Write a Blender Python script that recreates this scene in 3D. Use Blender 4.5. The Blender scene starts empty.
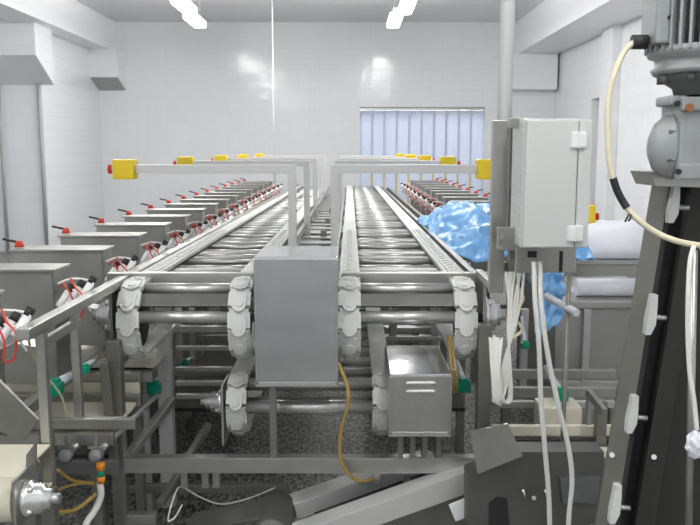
import bpy, bmesh, math, random
from mathutils import Vector, Matrix
from mathutils import noise as mnoise
random.seed(7)
SC = bpy.context.scene
C = SC.collection
PI = math.pi

# ------------------------------------------------------------------ camera, world, exposure
F = 800.0; EYE = 1.65; TH = math.atan(112.5 / F)
cam = bpy.data.cameras.new('camera'); camo = bpy.data.objects.new('camera', cam); C.objects.link(camo)
cam.sensor_width = 36; cam.lens = 36 * F / 700; cam.clip_start = .05; cam.clip_end = 100
camo.location = (0, 0, EYE); camo.rotation_euler = (PI / 2 - TH, 0, 0)
SC.camera = camo
w = bpy.data.worlds.new('world'); SC.world = w; w.use_nodes = True
w.node_tree.nodes['Background'].inputs[0].default_value = (.93, .96, 1, 1)
w.node_tree.nodes['Background'].inputs[1].default_value = .72
SC.view_settings.view_transform = 'Standard'; SC.view_settings.look = 'None'
SC.view_settings.gamma = 1; SC.view_settings.use_curve_mapping = False
SC.view_settings.exposure = 0.0
LAMP = 33.0

def W(px, py, Y):
    """photo pixel + distance ahead of the camera -> point in the hall"""
    u = (px - 350) / F; v = -(py - 262.5) / F
    d = Vector((u, math.cos(TH) + v * math.sin(TH), -math.sin(TH) + v * math.cos(TH)))
    d *= Y / d.y
    return Vector((d.x, d.y, EYE + d.z))

# ------------------------------------------------------------------ materials
def mat(name, col, rough=.5, metal=0., noise=0., nscale=8., bump=0., emit=0., trans=0., alpha=1., spec=.5, coord='Object', stretch=(1, 1, 1)):
    m = bpy.data.materials.new(name); m.use_nodes = True
    nt = m.node_tree; b = nt.nodes['Principled BSDF']
    b.inputs['Base Color'].default_value = (*col, 1); b.inputs['Roughness'].default_value = rough
    b.inputs['Metallic'].default_value = metal
    b.inputs['Specular IOR Level'].default_value = spec
    if trans: b.inputs['Transmission Weight'].default_value = trans
    if alpha < 1: b.inputs['Alpha'].default_value = alpha
    if emit:
        b.inputs['Emission Color'].default_value = (*col, 1); b.inputs['Emission Strength'].default_value = emit
    if noise or bump:
        tc = nt.nodes.new('ShaderNodeTexCoord'); mp = nt.nodes.new('ShaderNodeMapping'); mp.inputs['Scale'].default_value = stretch
        nt.links.new(tc.outputs[coord], mp.inputs[0])
        n = nt.nodes.new('ShaderNodeTexNoise'); n.inputs['Scale'].default_value = nscale; n.inputs['Detail'].default_value = 5
        nt.links.new(mp.outputs[0], n.inputs[0])
        if noise:
            mx = nt.nodes.new('ShaderNodeMix'); mx.data_type = 'RGBA'
            mx.inputs[6].default_value = (*[c * (1 - noise) for c in col], 1); mx.inputs[7].default_value = (*[min(1, c * (1 + noise)) for c in col], 1)
            nt.links.new(n.outputs[0], mx.inputs[0]); nt.links.new(mx.outputs[2], b.inputs['Base Color'])
            mr = nt.nodes.new('ShaderNodeMapRange'); mr.inputs[3].default_value = max(.03, rough - .1); mr.inputs[4].default_value = min(1, rough + .12)
            nt.links.new(n.outputs[0], mr.inputs[0]); nt.links.new(mr.outputs[0], b.inputs['Roughness'])
        if bump:
            bp = nt.nodes.new('ShaderNodeBump'); bp.inputs['Strength'].default_value = bump; bp.inputs['Distance'].default_value = .01
            nt.links.new(n.outputs[0], bp.inputs['Height']); nt.links.new(bp.outputs[0], b.inputs['Normal'])
    return m

def tiles(name, base, axes, tw=.2, th=.2, rough=.16):
    """glazed wall tiles, a grid of joints laid out in metres"""
    m = bpy.data.materials.new(name); m.use_nodes = True
    nt = m.node_tree; b = nt.nodes['Principled BSDF']
    g = nt.nodes.new('ShaderNodeNewGeometry'); sp = nt.nodes.new('ShaderNodeSeparateXYZ'); cb = nt.nodes.new('ShaderNodeCombineXYZ')
    nt.links.new(g.outputs['Position'], sp.inputs[0])
    nt.links.new(sp.outputs[axes[0]], cb.inputs[0]); nt.links.new(sp.outputs[axes[1]], cb.inputs[1])
    br = nt.nodes.new('ShaderNodeTexBrick'); br.offset = 0; br.squash = 1
    br.inputs['Scale'].default_value = 1; br.inputs['Brick Width'].default_value = tw; br.inputs['Row Height'].default_value = th
    br.inputs['Mortar Size'].default_value = .0025; br.inputs['Mortar Smooth'].default_value = .2
    br.inputs['Color1'].default_value = (*base, 1); br.inputs['Color2'].default_value = (*[c * .985 for c in base], 1)
    br.inputs['Mortar'].default_value = (*[c * .9 for c in base], 1)
    nt.links.new(cb.outputs[0], br.inputs[0]); nt.links.new(br.outputs[0], b.inputs['Base Color'])
    b.inputs['Roughness'].default_value = rough
    n = nt.nodes.new('ShaderNodeTexNoise'); n.inputs['Scale'].default_value = 2.5; nt.links.new(cb.outputs[0], n.inputs[0])
    bp = nt.nodes.new('ShaderNodeBump'); bp.inputs['Strength'].default_value = .35; bp.inputs['Distance'].default_value = .02
    sub = nt.nodes.new('ShaderNodeMath'); sub.operation = 'SUBTRACT'; nt.links.new(n.outputs[0], sub.inputs[0]); nt.links.new(br.outputs['Fac'], sub.inputs[1])
    nt.links.new(sub.outputs[0], bp.inputs['Height']); nt.links.new(bp.outputs[0], b.inputs['Normal'])
    return m

M = dict(
    steel=mat('brushed_stainless_steel', (.46, .455, .43), .32, .88, .16, 14, .08),
    steel_light=mat('light_stainless_steel', (.54, .54, .53), .36, .8, .1, 12, .05),
    steel_dark=mat('dull_stainless_steel', (.27, .265, .24), .42, .8, .2, 9, .1),
    steel_pol=mat('polished_stainless_steel', (.72, .73, .74), .13, .95, .06, 6, .12),
    slat=mat('slat_steel', (.19, .19, .18), .42, .75, .2, 12, .06),
    slat_dark=mat('dark_slat_steel', (.10, .10, .095), .45, .7, .2, 12, .06),  # darker tone alternating with the slat steel beyond the near end
    arm=mat('satin_arm_steel', (.68, .68, .67), .45, .45, .06, 9),
    chrome=mat('bright_bearing_steel', (.85, .85, .85), .25, .9),
    hopper=mat('hopper_sheet_steel', (.38, .38, .36), .38, .75, .14, 7, .05),
    cover=mat('cover_sheet_steel', (.43, .435, .44), .34, .85, .22, 4, .1, stretch=(1, 1, 3)),
    alloy=mat('cast_aluminium_paint', (.36, .38, .38), .5, .35, .22, 22, .2),
    alloy_dark=mat('dark_cast_metal', (.16, .165, .165), .55, .4, .3, 25, .25),
    rust=mat('rusty_bolt', (.36, .15, .06), .8, .1, .4, 60, .3),
    plastic=mat('white_chain_plastic', (.64, .65, .63), .45, 0, .06, 30),
    plastic_worn=mat('worn_grey_chain_plastic', (.50, .51, .49), .5, 0, .1, 30),
    white=mat('white_paint', (.86, .87, .87), .4),
    cabinet=mat('light_grey_enclosure_plastic', (.64, .67, .65), .42, 0, .02, 5),
    cable=mat('white_cable_sheath', (.78, .78, .74), .45),
    cream=mat('cream_cable_sheath', (.70, .65, .48), .45, 0, .12, 20),
    weathered=mat('weathered_dark_steel', (.03, .03, .026), .6, .15, .3, 7, .08),  # elevator steel; also blackens the added shade sheets
    dullhood=mat('dull_hood_steel', (.13, .13, .12), .5, .5, .25, 7, .08),
    belt=mat('cream_belt_plastic', (.72, .69, .56), .5, 0, .08, 6),
    yhose=mat('yellow_brown_hose', (.36, .25, .06), .4, 0, .3, 14),
    yellow=mat('yellow_switch_plastic', (.88, .64, .02), .4),
    red=mat('red_plastic', (.72, .05, .035), .4),
    black=mat('black_rubber', (.02, .02, .022), .55),
    green=mat('green_connector_plastic', (.0, .30, .17), .4),
    orange=mat('orange_plastic', (.85, .28, .02), .4),
    clear=mat('hazy_plastic_pipe', (.62, .66, .72), .25, 0, .05, 9),
    blue=mat('blue_plastic_film', (.20, .47, .84), .30, 0, .16, 9, .35),
    cloth=mat('white_cotton_sheet', (.74, .75, .82), .8, 0, .03, 40, .2),
    ceil=mat('white_painted_ceiling', (.72, .73, .74), .35, 0, .03, 1.5),
    beam=mat('white_tiled_beam', (.88, .89, .91), .3),
    doorm=mat('grey_door_paint', (.42, .43, .42), .5, 0, .05, 2),
    lampbody=mat('grey_lamp_housing', (.45, .46, .47), .5),
    lamp=mat('lit_lamp_diffuser', (1, .99, .97), .4, emit=LAMP),
)
M['tile_back'] = tiles('white_wall_tiles', (.84, .855, .88), (0, 2))
M['tile_side'] = tiles('white_side_wall_tiles', (.87, .88, .90), (1, 2))

def floor_mat():
    m = bpy.data.materials.new('wet_speckled_floor'); m.use_nodes = True
    nt = m.node_tree; b = nt.nodes['Principled BSDF']
    g = nt.nodes.new('ShaderNodeNewGeometry')
    v = nt.nodes.new('ShaderNodeTexNoise'); v.inputs['Scale'].default_value = 60; v.inputs['Detail'].default_value = 8; v.inputs['Roughness'].default_value = .65; mp = nt.nodes.new('ShaderNodeMapping'); mp.inputs['Scale'].default_value = (1, .36, 1); nt.links.new(g.outputs['Position'], mp.inputs[0]); nt.links.new(mp.outputs[0], v.inputs[0])
    r = nt.nodes.new('ShaderNodeValToRGB'); e = r.color_ramp.elements
    e[0].position = .42; e[0].color = (.018, .018, .016, 1); e[1].position = .64; e[1].color = (.46, .46, .42, 1)
    nt.links.new(v.outputs[0], r.inputs[0]); nt.links.new(r.outputs[0], b.inputs['Base Color'])
    b.inputs['Roughness'].default_value = .35
    bp = nt.nodes.new('ShaderNodeBump'); bp.inputs['Strength'].default_value = .4; bp.inputs['Distance'].default_value = .01
    nt.links.new(v.outputs[0], bp.inputs['Height']); nt.links.new(bp.outputs[0], b.inputs['Normal'])
    return m
M['floor'] = floor_mat()

def rib_mat():
    """strip-curtain overlap ribs: blue-grey film, yellowed on their lower half"""
    m = mat('curtain_rib_film', (.30, .36, .50), .3); nt = m.node_tree; b = nt.nodes['Principled BSDF']
    g = nt.nodes.new('ShaderNodeNewGeometry'); sp = nt.nodes.new('ShaderNodeSeparateXYZ'); nt.links.new(g.outputs['Position'], sp.inputs[0])
    mr = nt.nodes.new('ShaderNodeMapRange'); mr.inputs[1].default_value = 1.15; mr.inputs[2].default_value = 1.3; nt.links.new(sp.outputs[2], mr.inputs[0])
    mx = nt.nodes.new('ShaderNodeMix'); mx.data_type = 'RGBA'; mx.inputs[6].default_value = (.72, .58, .22, 1); mx.inputs[7].default_value = (.58, .62, .78, 1)
    nt.links.new(mr.outputs[0], mx.inputs[0]); nt.links.new(mx.outputs[2], b.inputs['Base Color'])
    return m
M['rib'] = rib_mat()
def strip_mat():
    m = bpy.data.materials.new('translucent_curtain_film'); m.use_nodes = True
    nt = m.node_tree; b = nt.nodes['Principled BSDF']; out = nt.nodes['Material Output']
    b.inputs['Base Color'].default_value = (.80, .84, .94, 1); b.inputs['Roughness'].default_value = .15
    t = nt.nodes.new('ShaderNodeBsdfTranslucent'); t.inputs[0].default_value = (.80, .85, .96, 1)
    mx = nt.nodes.new('ShaderNodeMixShader'); mx.inputs[0].default_value = .45
    nt.links.new(b.outputs[0], mx.inputs[1]); nt.links.new(t.outputs[0], mx.inputs[2]); nt.links.new(mx.outputs[0], out.inputs[0])
    return m
M['strip'] = strip_mat()

# ------------------------------------------------------------------ mesh helpers
def obj(name, bm, m, parent=None, kind=None):
    me = bpy.data.meshes.new(name)
    bmesh.ops.recalc_face_normals(bm, faces=bm.faces)
    bm.to_mesh(me); bm.free()
    me.materials.append(M[m] if isinstance(m, str) else m)
    o = bpy.data.objects.new(name, me); C.objects.link(o)
    if parent: o.parent = parent
    if kind: o['kind'] = kind
    return o
def tag(o, label, cat, group=None, kind=None):
    o['label'] = label; o['category'] = cat
    if group: o['group'] = group
    if kind: o['kind'] = kind
    return o
def thing(name, label, cat, loc=(0, 0, 0), group=None, rz=0):
    o = bpy.data.objects.new(name, None); o.empty_display_size = .1; C.objects.link(o)
    o.location = loc; o.rotation_euler = (0, 0, rz)
    return tag(o, label, cat, group)
def tree_copy(o, loc=None, parent=None):
    c = o.copy(); C.objects.link(c); c.parent = parent
    if loc is not None: c.location = loc
    for ch in list(o.children): tree_copy(ch, None, c)
    return c
N = bmesh.new
def box(bm, c, s, bev=0., mtx=None):
    t = Matrix.Translation(Vector(c)) @ (mtx or Matrix.Identity(4)) @ Matrix.Diagonal((s[0], s[1], s[2], 1))
    r = bmesh.ops.create_cube(bm, size=1, matrix=t)
    if bev:
        es = list({e for v in r['verts'] for e in v.link_edges})
        bmesh.ops.bevel(bm, geom=es, offset=bev, segments=2, affect='EDGES', profile=.6)
    return bm
def bx(bm, a, b, bev=0.):
    a = Vector(a); b = Vector(b); s = b - a
    return box(bm, (a + b) / 2, (abs(s.x), abs(s.y), abs(s.z)), bev)
def frame(d, up=Vector((0, 0, 1))):
    d = d.normalized()
    if abs(d.dot(up)) > .97: up = Vector((0, 1, 0))
    s = d.cross(up).normalized(); u = s.cross(d).normalized()
    return s, u, d
def beam(bm, a, b, w_, h_, bev=.003, up=Vector((0, 0, 1))):
    a = Vector(a); b = Vector(b); s, u, d = frame(b - a, Vector(up))
    m = Matrix((s, d, u)).transposed().to_4x4()
    return box(bm, (a + b) / 2, (w_, (b - a).length, h_), bev, m)
def tube(bm, a, b, r, n=16, r2=None):
    a = Vector(a); b = Vector(b); s, u, d = frame(b - a)
    m = Matrix((s, u, d)).transposed().to_4x4()
    rr = bmesh.ops.create_cone(bm, cap_ends=True, segments=n, radius1=r, radius2=r if r2 is None else r2, depth=(b - a).length, matrix=Matrix.Translation((a + b) / 2) @ m)
    for f in {f for v in rr['verts'] for f in v.link_faces}:
        if len(f.verts) == 4: f.smooth = True
    return bm
def hose(bm, pts, r, n=8, sub=6):
    P = [Vector(p) for p in pts]; Q = []
    for i in range(len(P) - 1):
        p0 = P[max(0, i - 1)]; p1 = P[i]; p2 = P[i + 1]; p3 = P[min(len(P) - 1, i + 2)]
        for k in range(sub):
            t = k / sub
            Q.append(.5 * ((2 * p1) + (-p0 + p2) * t + (2 * p0 - 5 * p1 + 4 * p2 - p3) * t * t + (-p0 + 3 * p1 - 3 * p2 + p3) * t ** 3))
    Q.append(P[-1]); rings = []; up = Vector((0, 0, 1)); s = None
    for i, q in enumerate(Q):
        d = (Q[min(i + 1, len(Q) - 1)] - Q[max(i - 1, 0)]).normalized()
        if s is None: s, u, _ = frame(d)
        else:
            s = (s - d * s.dot(d)).normalized()
        u = s.cross(d)
        rings.append([bm.verts.new(q + (s * math.cos(2 * PI * k / n) + u * math.sin(2 * PI * k / n)) * r) for k in range(n)])
    for a, b in zip(rings, rings[1:]):
        for k in range(n):
            bm.faces.new((a[k], a[(k + 1) % n], b[(k + 1) % n], b[k])).smooth = True
    bm.faces.new(rings[0]); bm.faces.new(rings[-1][::-1])
    return bm
def lathe(bm, prof, o, axis, n=28, up=None):
    """prof: (radius, along) pairs turned around axis through o"""
    o = Vector(o); s, u, d = frame(Vector(axis)); rings = []
    for r, t in prof:
        rings.append([bm.verts.new(o + d * t + (s * math.cos(2 * PI * k / n) + u * math.sin(2 * PI * k / n)) * max(r, .0004)) for k in range(n)])
    for a, b in zip(rings, rings[1:]):
        for k in range(n):
            bm.faces.new((a[k], a[(k + 1) % n], b[(k + 1) % n], b[k])).smooth = True
    bm.faces.new(rings[0]); bm.faces.new(rings[-1][::-1])
    return bm
def prism(bm, pts, ext):
    """polygon pts (3-D) pushed along ext"""
    ext = Vector(ext); A = [bm.verts.new(Vector(p)) for p in pts]; B = [bm.verts.new(Vector(p) + ext) for p in pts]
    bm.faces.new(A); bm.faces.new(B[::-1]); n = len(A)
    for k in range(n): bm.faces.new((A[k], A[(k + 1) % n], B[(k + 1) % n], B[k]))
    return bm

# ------------------------------------------------------------------ the hall
YB = 16.0
ZC = W(350, 22, YB).z                    # ceiling
def st(name, bm, m): return obj(name, bm, m, None, 'structure')
XR = W(557, 50, YB).x; XL = -4.95
st('floor', bx(N(), (-8, -3, -.1), (XR + .3, YB + 4, 0)), 'floor')
st('ceiling', bx(N(), (-8, -3, ZC), (XR + .3, YB + .3, ZC + .15)), 'ceil')
dx0 = W(360, 107, YB).x; dx1 = W(485, 107, YB).x; dz = W(360, 107, YB).z
b = N(); bx(b, (-8, YB, 0), (dx0, YB + .25, ZC)); bx(b, (dx1, YB, 0), (XR + .3, YB + .25, ZC)); bx(b, (dx0, YB, dz), (dx1, YB + .25, ZC))
st('wall_back', b, 'tile_back')
# right wall with a doorway
ya = XR * 800 / (603 - 350); yb_ = XR * 800 / (587 - 350); zd = EYE + 53 / 800 * ya
b = N(); bx(b, (XR, -3, 0), (XR + .25, ya, ZC)); bx(b, (XR, yb_, 0), (XR + .25, YB, ZC)); bx(b, (XR, ya, zd), (XR + .25, yb_, ZC))
st('wall_right', b, 'tile_side')
st('door_1', bx(N(), (XR + .16, ya, .01), (XR + .21, yb_, zd), .004), 'doorm')
st('trim_1', bx(N(), (XR - .14, ya - .55, 0), (XR, ya - .02, ZC), .01), 'tile_side')
# right beam and its haunch at the back wall
bl = W(515, 55, YB)
st('trim_2', bx(N(), (bl.x, -3, bl.z), (XR, YB, ZC), .01), 'beam')
h0 = W(508, 89, YB - .3)
b = N(); prism(b, [(h0.x, YB - .3, bl.z), (h0.x, YB - .3, h0.z), (h0.x, YB, h0.z - .02), (h0.x, YB, bl.z)], (XR - .05 - h0.x, 0, 0))
st('trim_3', b, 'beam')
# left beam, pilaster, recess
Ll = W(117, 52, YB)
st('trim_4', bx(N(), (Ll.x - .55, -3, Ll.z), (Ll.x, YB, ZC), .01), 'beam')
yp = 12.3; xp = W(35, 40, yp).x
za = W(10, 55, yp).z; zb_ = W(10, 85, yp + .7).z
b = N(); prism(b, [(-8, yp, ZC), (-8, yp, za), (-8, yp + .7, zb_), (-8, yp + .7, ZC)], (8 + xp, 0, 0))
st('trim_5', b, 'tile_back')
st('wall_left', bx(N(), (-8, yp + .7, 0), (W(43, 120, yp + .7).x, YB, ZC)), 'tile_back')
b = N()
for px in (5, 44.5): tube(b, (W(px, 200, yp + .64).x, yp + .64, 0), (W(px, 200, yp + .64).x, yp + .64, zb_ + .02), .028, 10)
st('trim_6', b, 'doorm')
hb = W(90, 77, YB - .5); hb2 = W(118, 55, YB)
b = N(); prism(b, [(hb.x, YB - .5, Ll.z), (hb.x, YB - .5, hb.z), (hb.x, YB, hb.z - .2), (hb.x, YB, Ll.z)], (W(118, 77, YB - .5).x - hb.x, 0, 0))
st('trim_7', b, 'tile_back')
b = N(); prism(b, [(hb.x, YB - .51, hb.z), (hb.x, YB - .51, hb.z - .015), (hb.x, YB - .005, hb.z - .215), (hb.x, YB - .005, hb.z - .2)], (W(118, 77, YB - .5).x - hb.x, 0, 0))
st('trim_8', b, 'doorm')
# a lighter room beyond the strip curtain
b = N(); bx(b, (dx0 - 1.2, YB + 3.2, 0), (dx1 + 1.2, YB + 3.3, ZC)); st('wall_beyond', b, 'beam')

# ceiling lights: two rows of suspended fluorescent fittings, extended unseen for fill
def make_light():
    t = thing('ceiling_light', '', 'ceiling light', (0, 0, 0), 'suspended fluorescent fittings in rows')
    obj('housing', bx(N(), (-.06, -.61, .02), (.06, .61, .08), .012), 'lampbody', t)
    b = N(); bx(b, (-.10, -.47, -.07), (.10, .47, .035), .035); obj('diffuser', b, 'lamp', t)
    b = N(); tube(b, (0, -.45, .07), (0, -.45, ZC - LZ), .006, 6); tube(b, (0, .45, .07), (0, .45, ZC - LZ), .006, 6); obj('suspension_rod', b, 'lampbody', t)
    return t
LZ = 3.68; L0 = make_light(); first = True
for row, (lx, side) in enumerate(((-2.43, 'left'), (.70, 'right'))):
    for k in (0, 1, 2, 3, 4, 5, 9, 10, 11):  # fittings past the visible ones are added for fill, with a gap overhead
        t = L0 if first else tree_copy(L0); first = False
        t.location = (lx + (.10 if k % 2 else 0), 12.95 - 1.3 * k, LZ)
        t['label'] = ('lit fluorescent fitting nearest the back wall in the %s ceiling row' % side if k == 0 else
                      'middle lit fluorescent fitting of the %s ceiling row' % side if k == 1 else
                      'lit fluorescent fitting cut by the photo top edge in the %s row' % side if k == 2 else
                      'unseen fluorescent fitting added to the %s row out of view for fill light' % side)
t = tree_copy(L0); t.location = (1.4, YB + 1.6, LZ); t['label'] = 'unseen fitting added beyond the strip curtain to light it from behind'
for lx_ in (.3, 2.5): q_ = tree_copy(t); q_.location = (lx_, YB + 1.6, 2.6)  # unseen lamps added low behind the curtain to brighten its strips
# hanging conduit
b = N(); tube(b, (W(273, 60, 13.).x, 13., 1.0), (W(273, 60, 13.).x, 13., ZC), .012, 8)
tag(obj('hanging_conduit', b, 'white'), 'thin pale vertical conduit dropping from ceiling to the conveyors before the back wall', 'pipe')

# strip curtain in the back doorway
t = thing('strip_curtain', 'pale blue translucent strip curtain hanging in the back doorway', 'curtain', ((dx0 + dx1) / 2, YB + .1, 0))
wd = dx1 - dx0; ns = 10
obj('hanging_rail', bx(N(), (-wd / 2, -.03, dz - .05), (wd / 2, .03, dz), .004), 'steel_light', t)
for i in range(ns):
    x0 = -wd / 2 + i * wd / ns; b = N(); pts = []
    rows = [[b.verts.new((x0 + wd / ns * u / 6, .02 * math.sin(u / 6 * PI) + .012 * math.sin(i * 3 + v), .02 + v * (dz - .09) / 8)) for u in range(7)] for v in range(9)]
    for v in range(8):
        for u in range(6): b.faces.new((rows[v][u], rows[v][u + 1], rows[v + 1][u + 1], rows[v + 1][u])).smooth = True
    bmesh.ops.solidify(b, geom=b.faces, thickness=.004)
    s = obj('curtain_strip', b, 'strip', t)
    if i: b = N(); bx(b, (x0 - .028, -.02, .02), (x0 + .006, -.008, dz - .06), .002); obj('strip_overlap', b, 'rib', s)

# ------------------------------------------------------------------ link chain conveyors
def link_into(bm, pos, tan, nor, wd_, pitch, detail):
    s = Vector((1, 0, 0)); h = wd_ / 2; p = pitch
    t0 = .016
    out = [(-h, -.49 * p), (h, -.49 * p), (h, .3 * p), (.84 * h, .34 * p), (.84 * h, .44 * p), (h, .49 * p), (-h, .49 * p), (-.84 * h, .44 * p), (-.84 * h, .34 * p), (-h, .3 * p)] if detail else [(-h, -.52 * p), (h, -.52 * p), (h, .52 * p), (-h, .52 * p)]
    prism(bm, [pos + s * a + tan * c for a, c in out], nor * t0)
    if detail:   # rounded nose lapping over the next link, with its pin boss
        nose = [(.66 * h * math.cos(a), -.42 * p - .46 * p * math.sin(a)) for a in [PI * k / 8 for k in range(9)]]
        nose = [(.66 * h, .1 * p)] + nose + [(-.66 * h, .1 * p)]
        prism(bm, [pos + s * a + tan * c + nor * t0 for a, c in nose], nor * .006)
        c0 = pos - tan * .45 * p
        tube(bm, c0 + nor * (t0 + .004), c0 + nor * (t0 + .011), .36 * h, 16)
def conveyor(name, label, xl, xr, yc, zc, r, yend, slope, cw, chain_mat, pitch, epitch, phase, grp=None, low=False):
    t = thing(name, label, 'conveyor', ((xl + xr) / 2, yc, 0), grp)
    ox = (xl + xr) / 2
    def path(s):
        if s >= 0: return Vector((0, s, zc + r + slope * s)), Vector((0, 1, slope)).normalized(), Vector((0, -slope, 1)).normalized()
        a = -s / r
        if a <= PI: return Vector((0, -r * math.sin(a), zc + r * math.cos(a))), Vector((0, math.cos(a), math.sin(a))), Vector((0, -math.sin(a), math.cos(a)))
        e = -s - PI * r
        return Vector((0, e, zc - r + slope * e)), Vector((0, -1, -slope)), Vector((0, 0, -1))
    L = yend - yc
    for cx in (xl, xr):
        bm = N(); s = -PI * r - .7
        while s < L:
            p, ta, no = path(s); p = p + Vector((cx - ox, 0, 0))
            link_into(bm, p, ta, no, cw, pitch, s < (2.2 if not low else .08) and s > -PI * r); s += pitch
        obj('link_chain', bm, chain_mat, t)
        # sprocket disc and side guide under the chain
        bm = N(); lathe(bm, [(.02, -.02), (r - .02, -.02), (r - .02, .02), (.02, .02)], (cx - ox, 0, zc), (1, 0, 0), 20); obj('sprocket', bm, 'black', t)
        bm = N(); beam(bm, (cx - ox, .1, zc + r - .045), (cx - ox, L, zc + r - .045 + slope * L), cw * .6, .04); obj('chain_guide', bm, 'steel', t)
    s = -r * 1.36 if not low else -.15; k = 0
    while s < L:
        p, ta, no = path(s); a = Vector((xl - ox + cw * .35, 0, 0)); c = Vector((xr - ox - cw * .35, 0, 0)); bm = N()
        if k % 2 == 0:
            rr = .025 if s < .05 else .013
            p2 = p - no * (.012 if s < .05 else .016)
            tube(bm, p2 + a, p2 + c, rr, 14); obj('roller', bm, 'steel_light', t)
        else:
            p2 = p - no * .012
            if low: tube(bm, p2 + a, p2 + c, .025, 14)
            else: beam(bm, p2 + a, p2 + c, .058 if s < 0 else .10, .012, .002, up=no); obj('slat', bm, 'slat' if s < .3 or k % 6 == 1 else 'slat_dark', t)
        s += (.075 if s < .0 else epitch) if not low else (.058 if s < 0 else .08); k += 1
        if s > .3 and k % 6 == 3 and not low: s += epitch; k += 1
    bm = N(); tube(bm, (xl - ox - .11, 0, zc), (xr - ox + .11, 0, zc), .02, 14); obj('drive_shaft', bm, 'steel_light', t)
    return t
CY = 3.15; CZ = .985; CR = .135
XA0 = (130 - 350) / F * 3.1; XA1 = (240 - 350) / F * 3.1; XB0 = (349.5 - 350) / F * 3.1; XB1 = (465 - 350) / F * 3.1
convA = conveyor('roller_conveyor', 'long steel slat conveyor with white link chains, left of the tall steel cover box', XA0, XA1, CY, CZ, CR, 13.9, -.0085, .087, 'plastic', .078, .108, .01, 'twin grading conveyors')
convB = conveyor('roller_conveyor', 'long steel slat conveyor with white link chains, right of the tall steel cover box', XB0, XB1, CY, CZ, CR, 13.9, -.0085, .087, 'plastic', .078, .108, .01, 'twin grading conveyors')
XC0 = (235 - 350) / F * 3.13; XC1 = (383 - 350) / F * 3.13
convC = conveyor('return_conveyor', 'low narrow conveyor with worn grey chains under the tall cover box', XC0, XC1, 3.16, .63, .10, 4.9, 0.02, .08, 'plastic_worn', .07, .085, .03, None, True)
def bearing(parent, x, y, z, sgn, sc=1.):
    t = parent
    b = N(); lathe(b, [(.03 * sc, 0), (.062 * sc, 0), (.062 * sc, .018), (.05 * sc, .022), (.05 * sc, .05), (.034 * sc, .056), (.034 * sc, .072), (.01, .075)], (x, y, z), (sgn, 0, 0), 24)
    for a in range(4):
        q = Vector((x, y + .052 * sc * math.cos(a * PI / 2 + .6), z + .052 * sc * math.sin(a * PI / 2 + .6)))
        tube(b, q, q + Vector((sgn * .032, 0, 0)), .009 * sc, 6)
    h = obj('bearing_housing', b, 'chrome', t)
    b = N(); tube(b, (x + sgn * .05, y, z), (x + sgn * .095, y, z), .018 * sc, 12); obj('shaft_end', b, 'steel_light', h)
def lx(o, x): return x - o.location.x
for cv, xx, sg in ((convA, XA0 - .075, -1), (convB, XB1 + .075, 1)):
    bm = N(); bx(bm, (lx(cv, xx) - .006, -.11, CZ - .2), (lx(cv, xx) + .006, .2, CZ + .16), .003); obj('bearing_plate', bm, 'steel_dark' if sg < 0 else 'steel', cv)
    bearing(cv, lx(cv, xx) + sg * .006, 0, CZ + .01, sg, 1.28)
bm = N(); bx(bm, (lx(convC, XC0 - .06) - .005, -.08, .63 - .16), (lx(convC, XC0 - .06) + .005, .1, .63 + .09), .003); obj('bearing_plate', bm, 'steel', convC)
bearing(convC, lx(convC, XC0 - .065), 0, .63, -1, .85)

# ------------------------------------------------------------------ machine frame
fr = thing('conveyor_frame', 'welded square-tube steel frame carrying the twin conveyors', 'frame', (0, 3.2, 0))
def fb(name, a, b_, w_=.045, h_=.045, m='steel', label=None):
    o = Vector((0, 3.2, 0)); bm = N(); beam(bm, Vector(a) - o, Vector(b_) - o, w_, h_); x = obj(name, bm, m, fr)
    if label: x['label'] = label
    return x
zt = W(300, 277.5, 3.24).z
fb('crossbar', (W(108, 277, 3.24).x, 3.24, zt), (-.375, 3.24, zt), .04, .044)
fb('crossbar', (-.035, 3.24, zt), (W(492, 277, 3.24).x, 3.24, zt), .04, .044)
zl = W(300, 463.5, 3.0).z
fb('crossbar', (W(122, 463, 3.0).x, 3.0, zl), (W(478, 463, 3.0).x, 3.0, zl), .05, .062)
fb('post', (W(117, 400, 3.0).x, 3.0, 0), (W(117, 400, 3.0).x, 3.0, .93), .052, .052, 'steel_dark')
fb('post', (W(483, 400, 3.0).x, 3.0, 0), (W(483, 400, 3.0).x, 3.0, .99), .05, .05, 'steel_dark')
fb('post', (W(167, 420, 3.56).x, 3.56, 0), (W(167, 420, 3.56).x, 3.56, .98), .062, .062, 'arm')
fb('post', (W(147, 420, 3.5).x, 3.5, 0), (W(147, 420, 3.5).x, 3.5, .98), .026, .026, 'steel_light')
fb('brace', W(104, 362, 2.94), W(115, 468, 2.94), .035, .02, 'steel_dark')
fb('brace', W(127, 458, 3.05), W(172, 400, 3.5), .035, .03, 'steel_light')
fb('brace', W(160, 505, 3.05), W(208, 425, 3.6), .03, .03)
fb('crossbar', W(124, 518, 3.0), W(157, 518, 3.0), .04, .04)
# long side rails
fb('side_rail', (W(25, 333, 2.22).x, 2.2, 1.135), (W(25, 333, 2.22).x + .03, 13.8, 1.05), .04, .032, 'steel')
fb('side_rail', (XA0 - .15, 3.5, 1.08), (XA0 - .15, 13.8, 1.0), .05, .05, 'steel_light')
fb('side_rail', (XA1 + .075, 3.42, 1.09), (XA1 + .075, 13.8, 1.0), .025, .05, 'steel')
fb('side_rail', (XB0 - .075, 3.42, 1.09), (XB0 - .075, 13.8, 1.0), .025, .05, 'steel')
fb('side_rail', (XB1 + .10, 3.32, 1.09), (XB1 + .10, 13.8, 1.0), .03, .06, 'steel')
fb('side_rail', (XB1 + .20, 5.2, 1.06), (XB1 + .20, 13.8, .99), .03, .05, 'steel_dark')
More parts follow.
